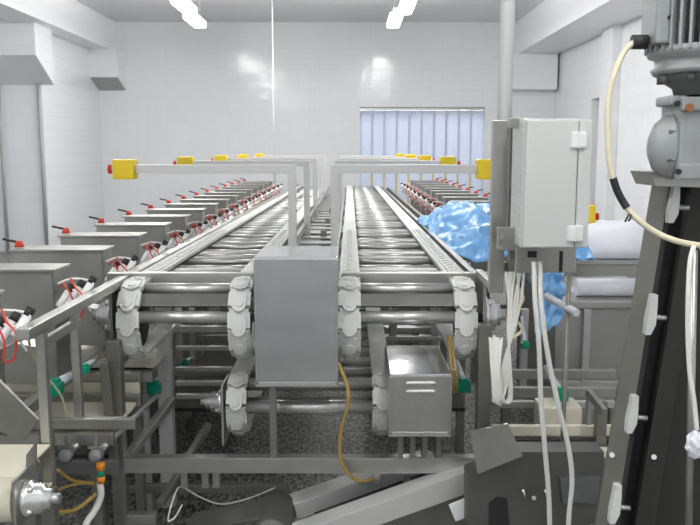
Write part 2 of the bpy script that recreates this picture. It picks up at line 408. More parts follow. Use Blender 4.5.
# near-left guard uprights below the side rail
fb('post', (W(41, 330, 2.32).x, 2.325, 0.55), (W(41, 330, 2.32).x, 2.32, 1.115), .028, .03)
fb('post', (W(72, 330, 2.62).x, 2.652, 0.72), (W(72, 330, 2.62).x, 2.652, 1.11), .026, .03)
fb('side_rail', W(44, 343, 2.36), W(72, 325, 2.62), .02, .028)
fb('crossbar', W(28, 423, 2.62), W(136, 423, 2.62), .03, .036)
fb('post', (W(49, 480, 2.64).x, 2.64, 0), (W(49, 480, 2.64).x, 2.64, W(49, 424, 2.64).z), .04, .04, 'steel_dark')
# cross frames along the line: sets of legs and stretchers
for i, y in enumerate([4.2, 5.0, 6.0, 7.2, 8.6, 10.2, 12.0, 13.7]):
    zt_ = 1.09 - .0085 * (y - 3.15)
    for z, h_ in ((zt_ - .16, .04), (.70, .035), (.46, .04)) if i < 3 else ((zt_ - .16, .04), (.55, .05)):
        fb('crossbar', (XA0 - .12, y, z), (XB1 + .14, y, z), .035, h_, 'steel' if h_ != .035 else 'steel_light')
    for x in (XA0 - .12, -.20, XB1 + .16):
        if i < 2 and x == -.20: continue
        fb('post', (x, y + .04, 0), (x, y + .04, zt_ - .02), .045, .045, 'steel_dark')
for py, Y, m_ in ((348, 4.0, 'steel_light'), (369, 3.8, 'steel'), (383, 3.7, 'steel_light'), (396, 3.6, 'steel')):
    fb('crossbar', W(176, py, Y), W(232, py, Y), .03, .022, m_)
for py, Y in ((329, 4.1), (338, 3.95)):
    fb('crossbar', W(385, py, Y), W(446, py, Y), .03, .02, 'steel_light')
fb('post', W(393, 345, 4.0), W(393, 300, 4.0), .04, .04); fb('post', W(435, 345, 4.0), W(435, 300, 4.0), .04, .04)
fb('shade_sheet', (-.70, 3.75, .40), (-.70, 8, .40), .40, .02, 'weathered')  # dark sheets added as shade over the floor under both conveyors
fb('shade_sheet', (.36, 3.75, .40), (.36, 8, .40), .40, .02, 'weathered')
for a_, c_ in (((58, 462, 2.75), (98, 404, 3.5)), ((128, 408, 3.5), (96, 450, 2.9)), ((50, 440, 2.8), (82, 404, 3.3))):
    fb('guide_rod', W(*a_), W(*c_), .022, .022, 'steel_dark')
fb('board', W(-10, 387, 3.25), W(140, 387, 3.25), .02, .05, 'belt', 'cream plastic board')
fb('crossbar', W(-10, 400, 3.2), W(140, 400, 3.2), .03, .05)
fb('crossbar', W(-10, 376, 3.24), W(140, 376, 3.24), .03, .035)
for px, Y in ((135, 4.6), (188, 4.8), (208, 5.4), (415, 4.6), (60, 4.3), (88, 4.9), (20, 4.0)):
    q_ = W(px, 400, Y); fb('post', (q_.x, Y, 0), (q_.x, Y, .85), .04, .04, 'steel_dark')
for px, py, Y in ((62, 300, 3.35), (60, 440, 3.6)): pass
fb('shade_sheet', (-1.35, 3.4, .30), (-1.35, 8, .30), .75, .02, 'weathered')  # another dark sheet standing in for shade below the left hoppers
# ladder between the two conveyors
for k in range(26):
    y = 3.75 + k * .38
    fb('gap_plate', (XA1 + .07, y, 1.02 - .0085 * (y - 3)), (XB0 - .07, y, 1.02 - .0085 * (y - 3)), .15, .012, 'steel_light')
# small downstand lugs under the low front bar
for px in (184, 205, 216, 377, 407):
    a = W(px, 470, 3.03); fb('lug', a, a + Vector((0, 0, -.075)), .028, .012)
pz = W(273, 430, 2.97)
fb('post', (pz.x, 2.99, W(273, 470, 2.99).z), (pz.x, 2.99, W(273, 380, 2.99).z), .028, .028, 'steel_dark')
fb('crossbar', W(128, 488, 3.35), W(288, 488, 3.35), .03, .04, 'steel_dark')

# ------------------------------------------------------------------ emergency stop arms
def make_arm(sgn):
    t = thing('emergency_stop_arm', '', 'emergency stop', (0, 0, 0))
    # local x = 0 at the post; arm reaches outward by ln
    ln = .92 if sgn < 0 else .84; z = 1.525
    b = N(); beam(b, (0, 0, .98), (0, 0, z), .045, .045); obj('post', b, 'arm', t)
    b = N(); bx(b, (min(0, sgn * ln) - .02, -.022, z - .002), (max(0, sgn * ln) + .02, .022, z + .045), .003); obj('arm', b, 'arm', t)
    b = N(); bx(b, (sgn * ln - .058, -.06, z - .035), (sgn * ln + .058, .05, z + .075), .01); s = obj('switch_box', b, 'yellow', t)
    b = N(); q = Vector((sgn * (ln + .056), 0, z + .02)); tube(b, q, q + Vector((sgn * .014, 0, 0)), .024, 16); obj('button_collar', b, 'white', s)
    b = N(); lathe(b, [(.012, .012), (.012, .02), (.026, .024), (.026, .036), (.012, .042)], q, (sgn, 0, 0), 16); obj('stop_button', b, 'red', s)
    return t
aL = make_arm(-1); aR = make_arm(1)
names = ['nearest the viewer', 'second from the viewer', 'third from the viewer', 'fourth from the viewer', 'furthest from the viewer']
for i, y in enumerate((4.45, 6.15, 7.9, 9.6, 11.5)):
    a = aL if i == 0 else tree_copy(aL); a.location = (-.32 - .01 * i, y, 0)
    c = aR if i == 0 else tree_copy(aR); c.location = (-.085 - .01 * i, y, 0)
    a['label'] = 'steel bracket with yellow stop switch reaching left over the left conveyor, ' + names[i]
    c['label'] = 'steel bracket with yellow stop switch reaching right over the right conveyor, ' + names[i]
    a['group'] = 'stop switch brackets over the left conveyor'; c['group'] = 'stop switch brackets over the right conveyor'

# ------------------------------------------------------------------ hoppers
HB = .80; HT = 1.22
def make_hopper(sgn):
    """x = 0 on the conveyor side, body grows outward (sgn -1: to the left)"""
    t = thing('weighing_hopper', '', 'hopper')
    wd_, dp, th = .39, .14, .006
    def X(x): return sgn * x
    def b2(b, a, c, bev=.0015): return bx(b, (min(X(a[0]), X(c[0])), a[1], a[2]), (max(X(a[0]), X(c[0])), c[1], c[2]), bev)
    b = N(); b2(b, (0, 0, HB), (wd_, th, HT)); b2(b, (0, dp - th, HB), (wd_, dp, HT)); b2(b, (0, 0, HB), (th, dp, HT)); b2(b, (wd_ - th, 0, HB), (wd_, dp, HT))
    obj('hopper_body', b, 'hopper', t)
    b = N(); b2(b, (-.012, -.012, HT - .004), (wd_ + .012, dp + .008, HT + .006))
    obj('rim', b, 'steel', t)
    # slanted bracket with valve block and air cylinders on the conveyor side
    b = N(); beam(b, (X(-.005), -.02, HT - .15), (X(-.13), .06, HT - .10), .1, .008); br = obj('valve_bracket', b, 'steel', t)
    b = N(); beam(b, (X(0), .10, HT - .13), (X(-.12), .12, HT - .16), .09, .006, .001); obj('chute_plate', b, 'steel', t)
    for k in range(3):
        p = Vector((X(-.02 - .036 * k), -.02 + .012 * k, HT - .13 + .012 * k)); d = Vector((X(-.03), .03, .055))
        b = N(); tube(b, p, p + d, .0125, 10); cy = obj('air_cylinder', b, 'white', t)
        b = N(); tube(b, p + d * .97, p + d * 1.35, .014, 10); obj('cylinder_cap', b, 'black', cy)
    b = N(); p = Vector((X(-.085), -.02, HT - .06))
    hose(b, [p + Vector((X(.03), .04, .03)), p, p + Vector((X(-.03), -.015, -.03)), p + Vector((X(-.02), -.01, -.10)), p + Vector((X(.01), .0, -.12))], .0034, 6, 5)
    obj('air_hose', b, 'red', t)
    b = N(); hose(b, [p + Vector((X(.05), .0, .0)), p + Vector((X(.03), -.02, .015)), p + Vector((X(.0), -.025, -.05)), p + Vector((X(.01), -.02, -.11))], .0032, 6, 5); obj('air_hose', b, 'red', t)
    b = N(); p = Vector((X(-.01), .01, HT - .05))
    hose(b, [p, p + Vector((X(-.05), .02, .015)), p + Vector((X(-.12), .02, .002)), p + Vector((X(-.10), .0, -.03)), p + Vector((X(-.03), 0, -.015))], .005, 6, 6)
    hose(b, [p + Vector((X(-.06), 0, 0)), p + Vector((X(-.09), -.01, -.05)), p + Vector((X(-.12), -.01, -.10))], .0035, 6, 5)
    obj('supply_hose', b, 'cable', t)
    # lever and red coupling on the outer end
    b = N(); q = Vector((X(wd_ - .02), .03, HT + .012)); tube(b, q, q + Vector((0, 0, .026)), .022, 12, .012); obj('coupling', b, 'red', t)
    b = N(); beam(b, q + Vector((X(.01), 0, .022)), q + Vector((X(.07), .0, .035)), .014, .01); obj('lever', b, 'black', t)
    return t
hL = make_hopper(-1); hR = make_hopper(1)
nL = 16; HX = -1.07
ords = ['first', 'second', 'third', 'fourth', 'fifth', 'sixth', 'seventh', 'eighth', 'ninth', 'tenth', 'eleventh', 'twelfth', 'thirteenth', 'fourteenth', 'fifteenth', 'sixteenth']
for i in range(nL):
    t = hL if i == 0 else tree_copy(hL); t.location = (HX, 2.27 + .58 * i, 0)
    t['label'] = 'steel weighing hopper with red hoses, %s from the viewer in the left row' % ords[i]; t['group'] = 'weighing hoppers left of the conveyors'
HRX = .86
for i in range(11):
    t = hR if i == 0 else tree_copy(hR); t.location = (HRX, 5.5 + .58 * i, 0)
    t['label'] = 'steel weighing hopper with air valves, %s from the viewer in the right row' % ords[i]; t['group'] = 'weighing hoppers right of the conveyors'
def hopper_stand(x0, x1, y0, y1, label, ys):
    t = thing('hopper_stand', label, 'frame', ((x0 + x1) / 2, y0, 0)); hw = (x1 - x0) / 2
    for x in (-hw, hw):
        b = N(); beam(b, (x, 0, HB - .022), (x, y1 - y0, HB - .022), .04, .04); obj('rail', b, 'steel', t)
    for y in ys:
        b = N(); bx(b, (-hw, y - y0 - .02, .52), (hw, y - y0 + .02, .56), .003); obj('crossbar', b, 'steel', t)
        for x in (-hw, hw):
            b = N(); bx(b, (x - .02, y - y0 - .02, 0), (x + .02, y - y0 + .02, HB - .04), .003); obj('leg', b, 'steel_dark', t)
    return t
hopper_stand(HX - .36, HX - .03, 2.42, 11.4, 'low steel stand under the left row of hoppers', [3.35, 4.5, 6, 7.5, 9, 10.5])
hopper_stand(HRX + .03, HRX + .36, 5.3, 11.6, 'low steel stand under the right row of hoppers', [5.6, 7, 8.5, 10, 11.4])

# ------------------------------------------------------------------ cover boxes
def cover_box(name, label, px0, px1, pyf, pyb, Yf, Yb, m, m_top, slots=False):
    a = W(px0, pyf, Yf); c = W(px1, pyf, Yf); zb = W(px0, pyb, Yf).z
    t = thing(name, label, 'cover box', ((a.x + c.x) / 2, (Yf + Yb) / 2, zb))
    hw = (c.x - a.x) / 2; hd = (Yb - Yf) / 2; H = a.z - zb
    b = N(); bx(b, (-hw, -hd, 0), (hw, hd, H - .004), .006); obj('cover_body', b, m, t)
    b = N(); bx(b, (-hw + .001, -hd + .001, H - .012), (hw - .001, hd - .001, H), .004); obj('cover_top', b, m_top, t)
    b = N(); bx(b, (-hw - .003, -hd - .003, -.006), (hw + .003, -hd + .012, .012), .002); obj('hem', b, 'steel_light', t)
    for s in (-1, 1):
        b = N(); bx(b, (s * (hw - .004) - .006, -hd - .003, 0), (s * (hw - .004) + .006, -hd + .004, H - .01), .002); obj('edge_fold', b, m, t)
    if slots:
        for k in (0, 1):
            b = N(); beam(b, (-.055, -hd - .003, H - .035 - .032 * k), (.055, -hd - .003, H - .035 - .032 * k), .012, .012, .005); obj('louvre', b, 'steel_pol', t)
    return t
cover_box('drive_cover', 'tall brushed steel cover box standing between the two conveyor ends', 254, 337.5, 257, 385, 2.95, 3.30, 'cover', 'steel_pol')
cover_box('motor_cover', 'short polished steel cover box with two louvres under the right conveyor', 389.5, 452, 374, 435, 2.86, 3.3, 'steel', 'steel_pol', True)
b = N()
for k, px in enumerate((400, 412, 424, 438)):
    a = W(px, 437, 2.98); bx(b, (a.x - .01, 2.95, a.z - .075), (a.x + .012, 3.02, a.z + .01), .003)
tag(obj('cover_foot_bracket', b, 'steel_dark'), 'row of dark steel tabs carrying the short louvred cover box', 'bracket')

# yellow hose below the tall box
b = N(); hose(b, [W(338, 362, 2.96), W(347, 385, 2.93), W(348, 405, 2.92), W(341, 430, 2.92), W(340, 455, 2.93), W(347, 472, 2.93), W(360, 481, 2.95), W(373, 479, 3.0)], .007, 10)
tag(obj('drain_hose', b, 'yhose'), 'thin yellow brown hose hanging below the tall steel cover box', 'hose')
# brown twin hoses beside the polished cover
b = N()
for k, c in enumerate((0, 3)): hose(b, [W(448 + c, 336, 3.05), W(450 + c, 352, 2.98), W(452 + c * 1.3, 372, 2.93), W(454 + c, 392, 2.96)], .0045, 8)
tag(obj('air_line', b, 'yhose'), 'brown pair of thin hoses at the right edge of the louvred box', 'hose')

# ------------------------------------------------------------------ lower belts and diagonal chutes
def belt_conveyor(name, label, x0, x1, y0, y1, z, r, m='belt'):
    t = thing(name, label, 'conveyor', ((x0 + x1) / 2, y0, 0)); hw = (x1 - x0) / 2; L = y1 - y0
    b = N(); tube(b, (-hw, r, z - r), (hw, r, z - r), r, 32); obj('end_drum', b, m, t)
    b = N(); bx(b, (-hw, r, z - .006), (hw, L, z + .001), .001); bx(b, (-hw, r, z - 2 * r), (hw, L, z - 2 * r + .005), .001); obj('belt', b, m, t)
    for s in (-1, 1):
        b = N(); bx(b, (s * (hw + .012) - .004, .0, z - 2 * r + .0), (s * (hw + .012) + .004, .16, z + .012), .002); obj('side_plate', b, 'steel', t)
    bearing(t, hw + .016, r, z - r, 1, .8)
    for y in (.13, L - .03):
        for s in (-1, 1):
            b = N(); bx(b, (s * hw - .02, y - .02, 0), (s * hw + .02, y + .02, z - 2 * r), .002); obj('leg', b, 'steel_dark', t)
    return t
belt_conveyor('belt_conveyor', 'cream belt conveyor with thick end roller in the lower left corner', -1.75, W(24, 480, 2.1).x, 2.0, 2.3, .775, .062)
b = N(); prism(b, [W(-30, 378, 2.0), W(-4, 378, 2.0), W(38, 420, 2.0), W(24, 441, 2.0), W(-30, 420, 2.0)], (0, .012, 0))
tag(obj('chute_guard', b, 'steel_dark'), 'slanted dull steel guard plate at the left photo edge above the cream belt', 'plate')
b = N(); prism(b, [W(26, 455, 2.12), W(36, 442, 2.12), W(36, 470, 2.12), W(26, 482, 2.12)], (.0, .008, 0))
tag(obj('belt_scraper', b, 'steel_dark'), 'small dark upright plate beside the end roller of the cream belt', 'plate')
# cream sorting trays behind, left
for i, (x0, x1, y, z) in enumerate(((-1.4, -.87, 2.85, .62), (-1.7, -.84, 3.32, .72), (-1.9, -1.0, 3.95, .60))):
    t = thing('sorting_tray', 'cream plastic tray board under the left hoppers, %s row back' % ('first', 'second', 'third')[i], 'tray', ((x0 + x1) / 2, y, 0), 'cream trays under the left hoppers')
    hw = (x1 - x0) / 2
    b = N(); bx(b, (-hw, 0, z), (hw, .3, z + .012), .002); bx(b, (-hw, 0, z), (hw, .012, z + .05), .002); obj('tray', b, 'belt', t)
    b = N(); bx(b, (-hw, -.035, z - .045), (hw, -.002, z + .0), .003); obj('front_bar', b, 'steel', t)
    for s in (-1, 1):
        b = N(); bx(b, (s * (hw - .07) - .018, -.03, 0), (s * (hw - .07) + .018, 0.01, z - .04), .002); obj('leg', b, 'steel_dark', t)
# guide cylinders with round ends, lower left
for i, px in enumerate((65, 95)):
    a = W(px, 456, 2.72); t = thing('guide_cylinder', 'grey round-ended guide cylinder, %s of the pair behind the orange valve' % ('left', 'right')[i], 'cylinder', a, 'guide cylinders lower left')
    b = N(); tube(b, (0, .02, 0), (.05, .75, .0), .013, 12); obj('rod', b, 'steel_light', t)
    b = N(); lathe(b, [(.008, -.012), (.02, -.01), (.023, 0), (.023, .03), (.012, .034)], (0, 0, 0), (0, 1, 0), 18); obj('end_cap', b, 'alloy', t)
    b = N(); beam(b, (0, .015, .02), (0, .015, .07), .01, .012); beam(b, (-.03, .015, .025), (.03, .015, .025), .01, .01); obj('clamp', b, 'steel', t)
b = N(); a = W(48, 469, 2.74); c = W(118, 469, 2.74); bx(b, (a.x, 2.735, a.z - .02), (c.x, 2.76, a.z + .03), .003)
tag(obj('cylinder_mount', b, 'alloy_dark'), 'dark mounting bar beneath the two guide cylinders', 'bracket')
t = thing('hose_valve', 'orange and green hose valve on the cream hose at the lower left', 'valve', W(101, 473, 2.68))
b = N(); tube(b, (0, 0, .012), (0, 0, .036), .015, 14); obj('collar', b, 'orange', t); b = N(); tube(b, (0, 0, -.034), (0, 0, -.012), .014, 14); obj('collar', b, 'orange', t)
b = N(); tube(b, (0, 0, -.013), (0, 0, .013), .0125, 14); obj('ring', b, 'green', t)
b = N(); hose(b, [W(100, 483, 2.68), W(101, 496, 2.68), W(95, 510, 2.66), W(86, 524, 2.62), W(80, 545, 2.6)], .012, 10)
tag(obj('water_hose', b, 'cable'), 'pale thick hose running down from the orange valve', 'hose')
b = N(); hose(b, [W(58, 470, 2.6), W(72, 480, 2.66), W(95, 484, 2.72)], .006, 8); hose(b, [W(50, 495, 2.6), W(68, 486, 2.7), W(92, 482, 2.74)], .006, 8); hose(b, [W(55, 512, 2.6), W(75, 510, 2.6), W(96, 494, 2.66)], .008, 8)
tag(obj('brown_hose', b, 'yhose'), 'brown hoses fanning out left of the orange valve', 'hose')
b = N(); hose(b, [W(182, 505, 2.95), W(175, 517, 2.9), W(168, 520, 2.9), W(174, 497, 3), W(181, 487, 3.05), W(200, 497, 3.1), W(222, 504, 3.1), W(250, 498, 3.1), W(275, 488, 3.2)], .0035, 8)
tag(obj('looped_wire', b, 'cable'), 'thin white wire looped around a frame post at the bottom left', 'cable')
b = N(); hose(b, [W(22, 315, 2.3), W(30, 345, 2.35), W(36, 362, 2.5), W(48, 378, 2.6), W(62, 398, 2.68), W(68, 424, 2.72)], .004, 8)
tag(obj('thin_air_hose', b, 'cream'), 'thin cream hose falling past the green connector on the left', 'hose')

# green connectors with tubes
gtube = [('far left frame beside the thin cream hose', W(54, 388, 2.70), W(80, 370, 3.1)), ('left side of the dark front post', W(84, 369, 2.85), W(98, 358, 3.1)), ('beside the wide post left of the low conveyor', W(154, 388, 3.45), W(171, 362, 4.0)),
         ('beside the low bearing housing', W(185, 363, 4.1), W(192, 358, 4.3)), ('below the blue plastic and cable glands', W(525, 345, 3.5), W(522, 318, 4.0)), ('under the hanging white cables on the right', W(561, 395, 3.4), W(546, 368, 4.0)), ('right edge of the louvred cover box', W(464, 386, 3.35), W(456, 362, 3.9))]
for i, (lb, a, c) in enumerate(gtube):
    t = thing('tube_connector', 'green plastic tube connector, ' + lb, 'connector', a, 'green tube connectors')
    b = N(); sc = 1 if i in (0, 2, 5, 6) else .6
    bx(b, (-.03 * sc, -.02, -.025 * sc), (.03 * sc, .02, .022 * sc), .006); bx(b, (-.02 * sc, -.01, .02 * sc), (.02 * sc, .015, .034 * sc), .003); obj('connector_body', b, 'green', t)
    b = N(); tube(b, Vector((0, .01, .01)), c - a, .016 * sc, 12); obj('sight_tube', b, 'clear', t)

# inclined outfeed conveyor at the bottom centre
t = thing('inclined_conveyor', 'low inclined steel conveyor rising to the right under the front crossbar', 'conveyor', W(330, 500, 2.95))
o = Vector(t.location)
def ic(name, a, b_, w_, h_, m): 
    bm = N(); beam(bm, Vector(a) - o, Vector(b_) - o, w_, h_, .003); return obj(name, bm, m, t)
ic('side_channel', W(292, 507, 3.08), W(432, 459, 3.3), .10, .07, 'arm')
ic('belt', W(318, 519, 3.0), W(445, 472, 3.2), .10, .012, 'black')
ic('side_channel', W(296, 538, 2.86), W(492, 468, 2.98), .09, .085, 'arm')
ic('bottom_pan', W(318, 560, 2.9), W(492, 500, 3.0), .012, .12, 'steel_dark')
b = N(); bx(b, (0, 0, 0), (.001, .001, .001)); b.free()
b = N(); lathe(b, [(.02, -.14), (.07, -.14), (.075, -.12), (.075, .12), (.07, .14), (.02, .14)], W(274, 522, 2.95) - o, (0, 1, 0), 26); obj('tail_drum', b, 'dullhood', t)
b = N(); beam(b, W(190, 524, 2.95) - o, W(272, 508, 2.95) - o, .16, .02, .006); obj('infeed_plate', b, 'dullhood', t)
b = N(); beam(b, W(452, 513, 2.80) - o, W(472, 505, 2.80) - o, .01, .07, .003)
obj('joint_plate', b, 'white', t)
for px, py in ((288, 560), (470, 520)):
    b = N(); q = W(px, py, 3.0) - o; bx(b, (q.x - .02, q.y - .02, -o.z), (q.x + .02, q.y + .02, q.z), .003); obj('leg', b, 'steel_dark', t)

# ------------------------------------------------------------------ right: hood, bars, tank, cloths
t = thing('steel_hood', 'wide dull steel machine hood with slots at the bottom right', 'hood', W(540, 500, 2.7)); o = Vector(t.location)
b = N(); prism(b, [W(468, 476, 2.7) - o, W(520, 452, 2.7) - o, W(604, 452, 2.7) - o, W(604, 545, 2.7) - o, W(468, 545, 2.7) - o], (0, .10, 0)); obj('hood_panel', b, 'dullhood', t)
b = N(); prism(b, [W(470, 432, 2.66) - o, W(508, 424, 2.66) - o, W(523, 456, 2.66) - o, W(478, 474, 2.66) - o], (0, .012, 0)); obj('slanted_flap', b, 'steel', t)
for px in (523, 545):
    b = N(); tube(b, W(px, 489, 2.69) - o, W(px + 2, 498, 2.69) - o, .005, 8); obj('slot', b, 'chrome', t)
b = N(); tube(b, W(534, 498, 2.685) - o, W(534, 498, 2.7) - o, .008, 12); obj('screw', b, 'steel', t)
b = N(); prism(b, [W(489, 503, 2.695) - o, W(497, 497, 2.695) - o, W(507, 499, 2.695) - o, W(511, 540, 2.695) - o, W(489, 540, 2.695) - o], (0, .01, 0)); obj('opening', b, 'black', t)
b = N(); prism(b, [W(560, 477, 2.69) - o, W(600, 477, 2.69) - o, W(598, 503, 2.69) - o, W(563, 503, 2.69) - o], (0, .015, 0)); obj('recess', b, 'alloy_dark', t)
t = thing('transfer_table', 'steel and cream crossbars of the transfer table behind the hood', 'table', W(545, 430, 3.1)); o = Vector(t.location)
for py, Y, h_, m in ((430, 3.1, .04, 'belt'), (452, 3.0, .035, 'belt'), (440, 3.05, .014, 'black'), (392, 3.7, .05, 'steel'), (404, 3.5, .03, 'steel_light'), (374, 4.0, .05, 'steel')):
    b = N(); beam(b, W(492, py, Y) - o, W(615, py, Y) - o, .03, h_); obj('crossbar', b, m, t)
for px, Y in ((600, 3.05), (505, 3.55), (612, 3.7)):
    q = W(px, 430, Y); b = N(); bx(b, (q.x - o.x - .02, Y - o.y - .02, -o.z), (q.x - o.x + .02, Y - o.y + .02, W(px, 400, Y).z - o.z), .003); obj('leg', b, 'steel_dark', t)
b = N(); bx(b, W(542, 408, 3.3) - o, W(572, 422, 3.45) - o, .006); tray = obj('tray', b, 'belt', t)
b = N(); beam(b, W(588, 392, 3.0) - o, W(604, 412, 2.9) - o, .02, .03); beam(b, W(590, 392, 3.0) - o, W(588, 424, 3.0) - o, .02, .03); obj('bracket', b, 'steel', t)

t = thing('steel_tank', 'large plain steel tank behind the control cabinet with ribbed front', 'tank', W(610, 395, 4.3)); o = Vector(t.location); o.z = 0; t.location = o
a = W(556, 308, 4.3); c = W(668, 398, 4.3)
b = N(); bx(b, (a.x - o.x, 0, 0), (c.x - o.x, .8, a.z), .006); obj('tank_wall', b, 'hopper', t)
b = N(); bx(b, (a.x - o.x - .02, -.03, a.z - .0), (c.x - o.x + .02, .84, a.z + .045), .008); obj('rim', b, 'steel', t)
for px in (586, 524):
    q = W(px, 350, 4.27); b = N(); bx(b, (q.x - o.x - .02, -.035, .3), (q.x - o.x + .02, .0, a.z), .004); obj('rib', b, 'steel_light', t)
b = N(); bx(b, (a.x - o.x, -.03, .35), (c.x - o.x, 0, .39), .004); obj('lower_rail', b, 'steel_light', t)
tz = a.z + .045
# white roll on the tank rim
b = N(); rl = W(574, 290, 4.45); rr_ = W(637, 290, 4.45)
tube(b, (rl.x, 4.42, tz + .05), (rr_.x, 4.42, tz + .05), .05, 24); bx(b, (rl.x, 4.42, tz + .001), (rr_.x, 4.62, tz + .02), .006)
tag(obj('cloth_roll', b, 'cloth'), 'rolled white cloth lying on the rim of the steel tank', 'cloth')
t = thing('steel_vessel', 'rounded steel vessel beyond the tank, covered with a white sheet', 'vessel', (0, 0, 0))
a = W(556, 258, 5.6); c = W(664, 258, 5.6)
b = N(); bx(b, (a.x, 5.6, .0), (c.x, 6.5, a.z - .005), .03); obj('vessel_body', b, 'steel', t)
b = N(); bx(b, (a.x - .01, 5.58, a.z - .05), (c.x + .01, 5.62, a.z - .01), .008); obj('rim', b, 'steel_light', t)
# draped sheet mesh
def sheet(name, label, cat, fn, nu, nv, m, th=.004):
    bm = N(); g = [[bm.verts.new(fn(u / nu, v / nv)) for u in range(nu + 1)] for v in range(nv + 1)]
    for v in range(nv):
        for u in range(nu): bm.faces.new((g[v][u], g[v][u + 1], g[v + 1][u + 1], g[v + 1][u])).smooth = True
    o_ = obj(name, bm, m); md = o_.modifiers.new('solid', 'SOLIDIFY'); md.thickness = th
    return tag(o_, label, cat)
zv = a.z; vx0 = a.x - .05; vx1 = c.x + .05
def fwhite(u, v):
    x = vx0 + (vx1 - vx0) * u; y = 5.55 + 1.0 * v
    prof = min(1, v * 3.2) ** .6
    z = zv + prof * (.07 + .13 * min(1, u * 1.35)) * (1 - .25 * max(0, v - .6))
    z += .018 * mnoise.noise(Vector((x * 5 + y * 3, y * 4 - x * 2, 3))) * prof + .012 * abs(mnoise.noise(Vector((x * 9 - y * 5, 2, y * 3)))) * prof
    return Vector((x, y, z + .004))
sheet('white_sheet', 'white cloth sheet draped over the steel vessel right of the cabinet', 'cloth', fwhite, 40, 24, 'cloth')
def fblue(u, v):
    x = .52 + .95 * u; y = 4.75 + 1.35 * v
    z = 1.02 + .22 * min(1, max(0, v * 1.5)) ** .8 * min(1, .2 + u * 2.6) - .10 * max(0, .3 - v)
    p = Vector((x * 4, y * 3.2, .5))
    z += .075 * mnoise.noise(p) + .05 * (1 - 2 * abs(mnoise.noise(p * 2.3))) * .7 + .014 * mnoise.noise(p * 6)
    x += .04 * mnoise.noise(p * 1.7 + Vector((5, 0, 0)))
    return Vector((x, y, max(z, .98)))
sheet('blue_plastic_sheet', 'crumpled translucent blue plastic sheet thrown over the right side of the line', 'plastic sheet', fblue, 64, 64, 'blue', .002)
def fblue2(u, v):
    a = W(540 + 24 * u - 6 * v * (1 - u), 272 + 70 * v * (1 - .35 * u), 3.6 + .25 * u)
    p = Vector((u * 3, v * 4, 9)); a.y += .05 * mnoise.noise(p) + .03 * mnoise.noise(p * 2.5); a.x += .015 * mnoise.noise(p * 2)
    return a
sheet('blue_plastic_bag', 'small blue plastic bag hanging below the control cabinet', 'plastic bag', fblue2, 20, 26, 'blue', .003)
b = N(); tube(b, W(546, 296, 2.98), W(577, 313, 2.80), .014, 14)
tag(obj('clear_pipe', b, 'clear'), 'short hazy pipe slanting below the control cabinet by the blue bag', 'pipe')

# ------------------------------------------------------------------ control cabinet and its stand
a = W(526, 118, 2.6); c = W(588, 249, 2.6)
t = thing('control_cabinet', 'light grey plastic control cabinet with hinged door on a steel plate', 'cabinet', ((a.x + c.x) / 2, 2.7, c.z)); o = Vector(t.location)
hw = (c.x - a.x) / 2; H = a.z - c.z
b = N(); bx(b, (-hw, -.07, 0), (hw, .11, H), .006); obj('cabinet_body', b, 'cabinet', t)
b = N(); bx(b, (-hw + .004, -.10, .004), (hw - .045, -.068, H - .004), .006); d_ = obj('door', b, 'cabinet', t)
b = N(); bx(b, (hw - .043, -.097, .004), (hw, -.069, H - .004), .005); obj('side_panel', b, 'cabinet', t)
for z in (H - .075, .045):
    b = N(); bx(b, (hw - .072, -.112, z - .02), (hw - .02, -.09, z + .032), .006); bx(b, (hw - .048, -.116, z - .02), (hw - .044, -.11, z + .032)); obj('hinge', b, 'white', t)
b = N()
for k in range(16): bx(b, (-hw - .003, -.05, .03 + k * .025), (-hw + .004, -.04, .04 + k * .025), .001)
obj('side_rib', b, 'cabinet', t)
b = N(); bx(b, (-hw - .035, .0, H - .03), (-hw + .05, .012, H + .005), .002); obj('mounting_clamp', b, 'steel', t)
b = N(); bx(b, (-hw - .06, .02, -.02), (hw - .02, .032, .06), .002)
tube(b, (-hw - .04, .0, .02), (-hw - .04, .03, .02), .01, 8)
obj('mounting_bolt', b, 'steel', t)
# plate below the cabinet
b = N(); p0 = W(515, 249, 2.72); p1 = W(574, 272, 2.72); bx(b, (p0.x, 2.70, p1.z), (p1.x, 2.72, p0.z + .01), .003)
pl = tag(obj('gland_plate', b, 'steel'), 'steel plate with cable holes right under the control cabinet', 'plate')
b = N(); q = W(532, 254, 2.7); bx(b, (q.x - .015, 2.694, q.z - .012), (q.x + .015, 2.7, q.z + .01), .002); obj('slot', b, 'black', pl)
b = N(); q = W(561, 260, 2.7); bx(b, (q.x - .005, 2.694, q.z - .04), (q.x + .005, 2.7, q.z + .03), .001); obj('slot', b, 'black', pl)
t = thing('cabinet_stand', 'upright dull steel flat bars carrying the control cabinet', 'stand', (W(497, 300, 2.9).x, 2.9, 0)); o = Vector(t.location)
q = W(497, 120, 2.9); b = N(); bx(b, (-.03, -.005, 1.13), (.022, .03, q.z), .003); obj('upright', b, 'steel', t)
q2 = W(517, 120, 2.9); b = N(); bx(b, (q2.x - o.x - .02, -.02, 1.09), (q2.x - o.x + .02, .01, q.z + .01), .003); obj('upright', b, 'steel_dark', t)
b = N(); bx(b, (-.03, .031, 1.14), (-.005, .32, 1.17), .003); obj('mounting_arm', b, 'steel', t)
b = N(); bx(b, (-.03, .031, 1.20), (q2.x - o.x + .02, .045, 1.24), .003); obj('cross_tie', b, 'steel', t)
q3 = W(568, 300, 2.85); b = N(); tube(b, (q3.x - o.x, -.05, .0), (q3.x - o.x, -.05, q3.z + .1), .0085, 10); obj('support_rod', b, 'steel_dark', t)
b = N(); tube(b, W(506.5, 245, 2.84), W(506.5, 245, 2.84) + Vector((0, 0, 2.4)), .012, 14); 
b2_ = W(504.5, 115, 2.95)
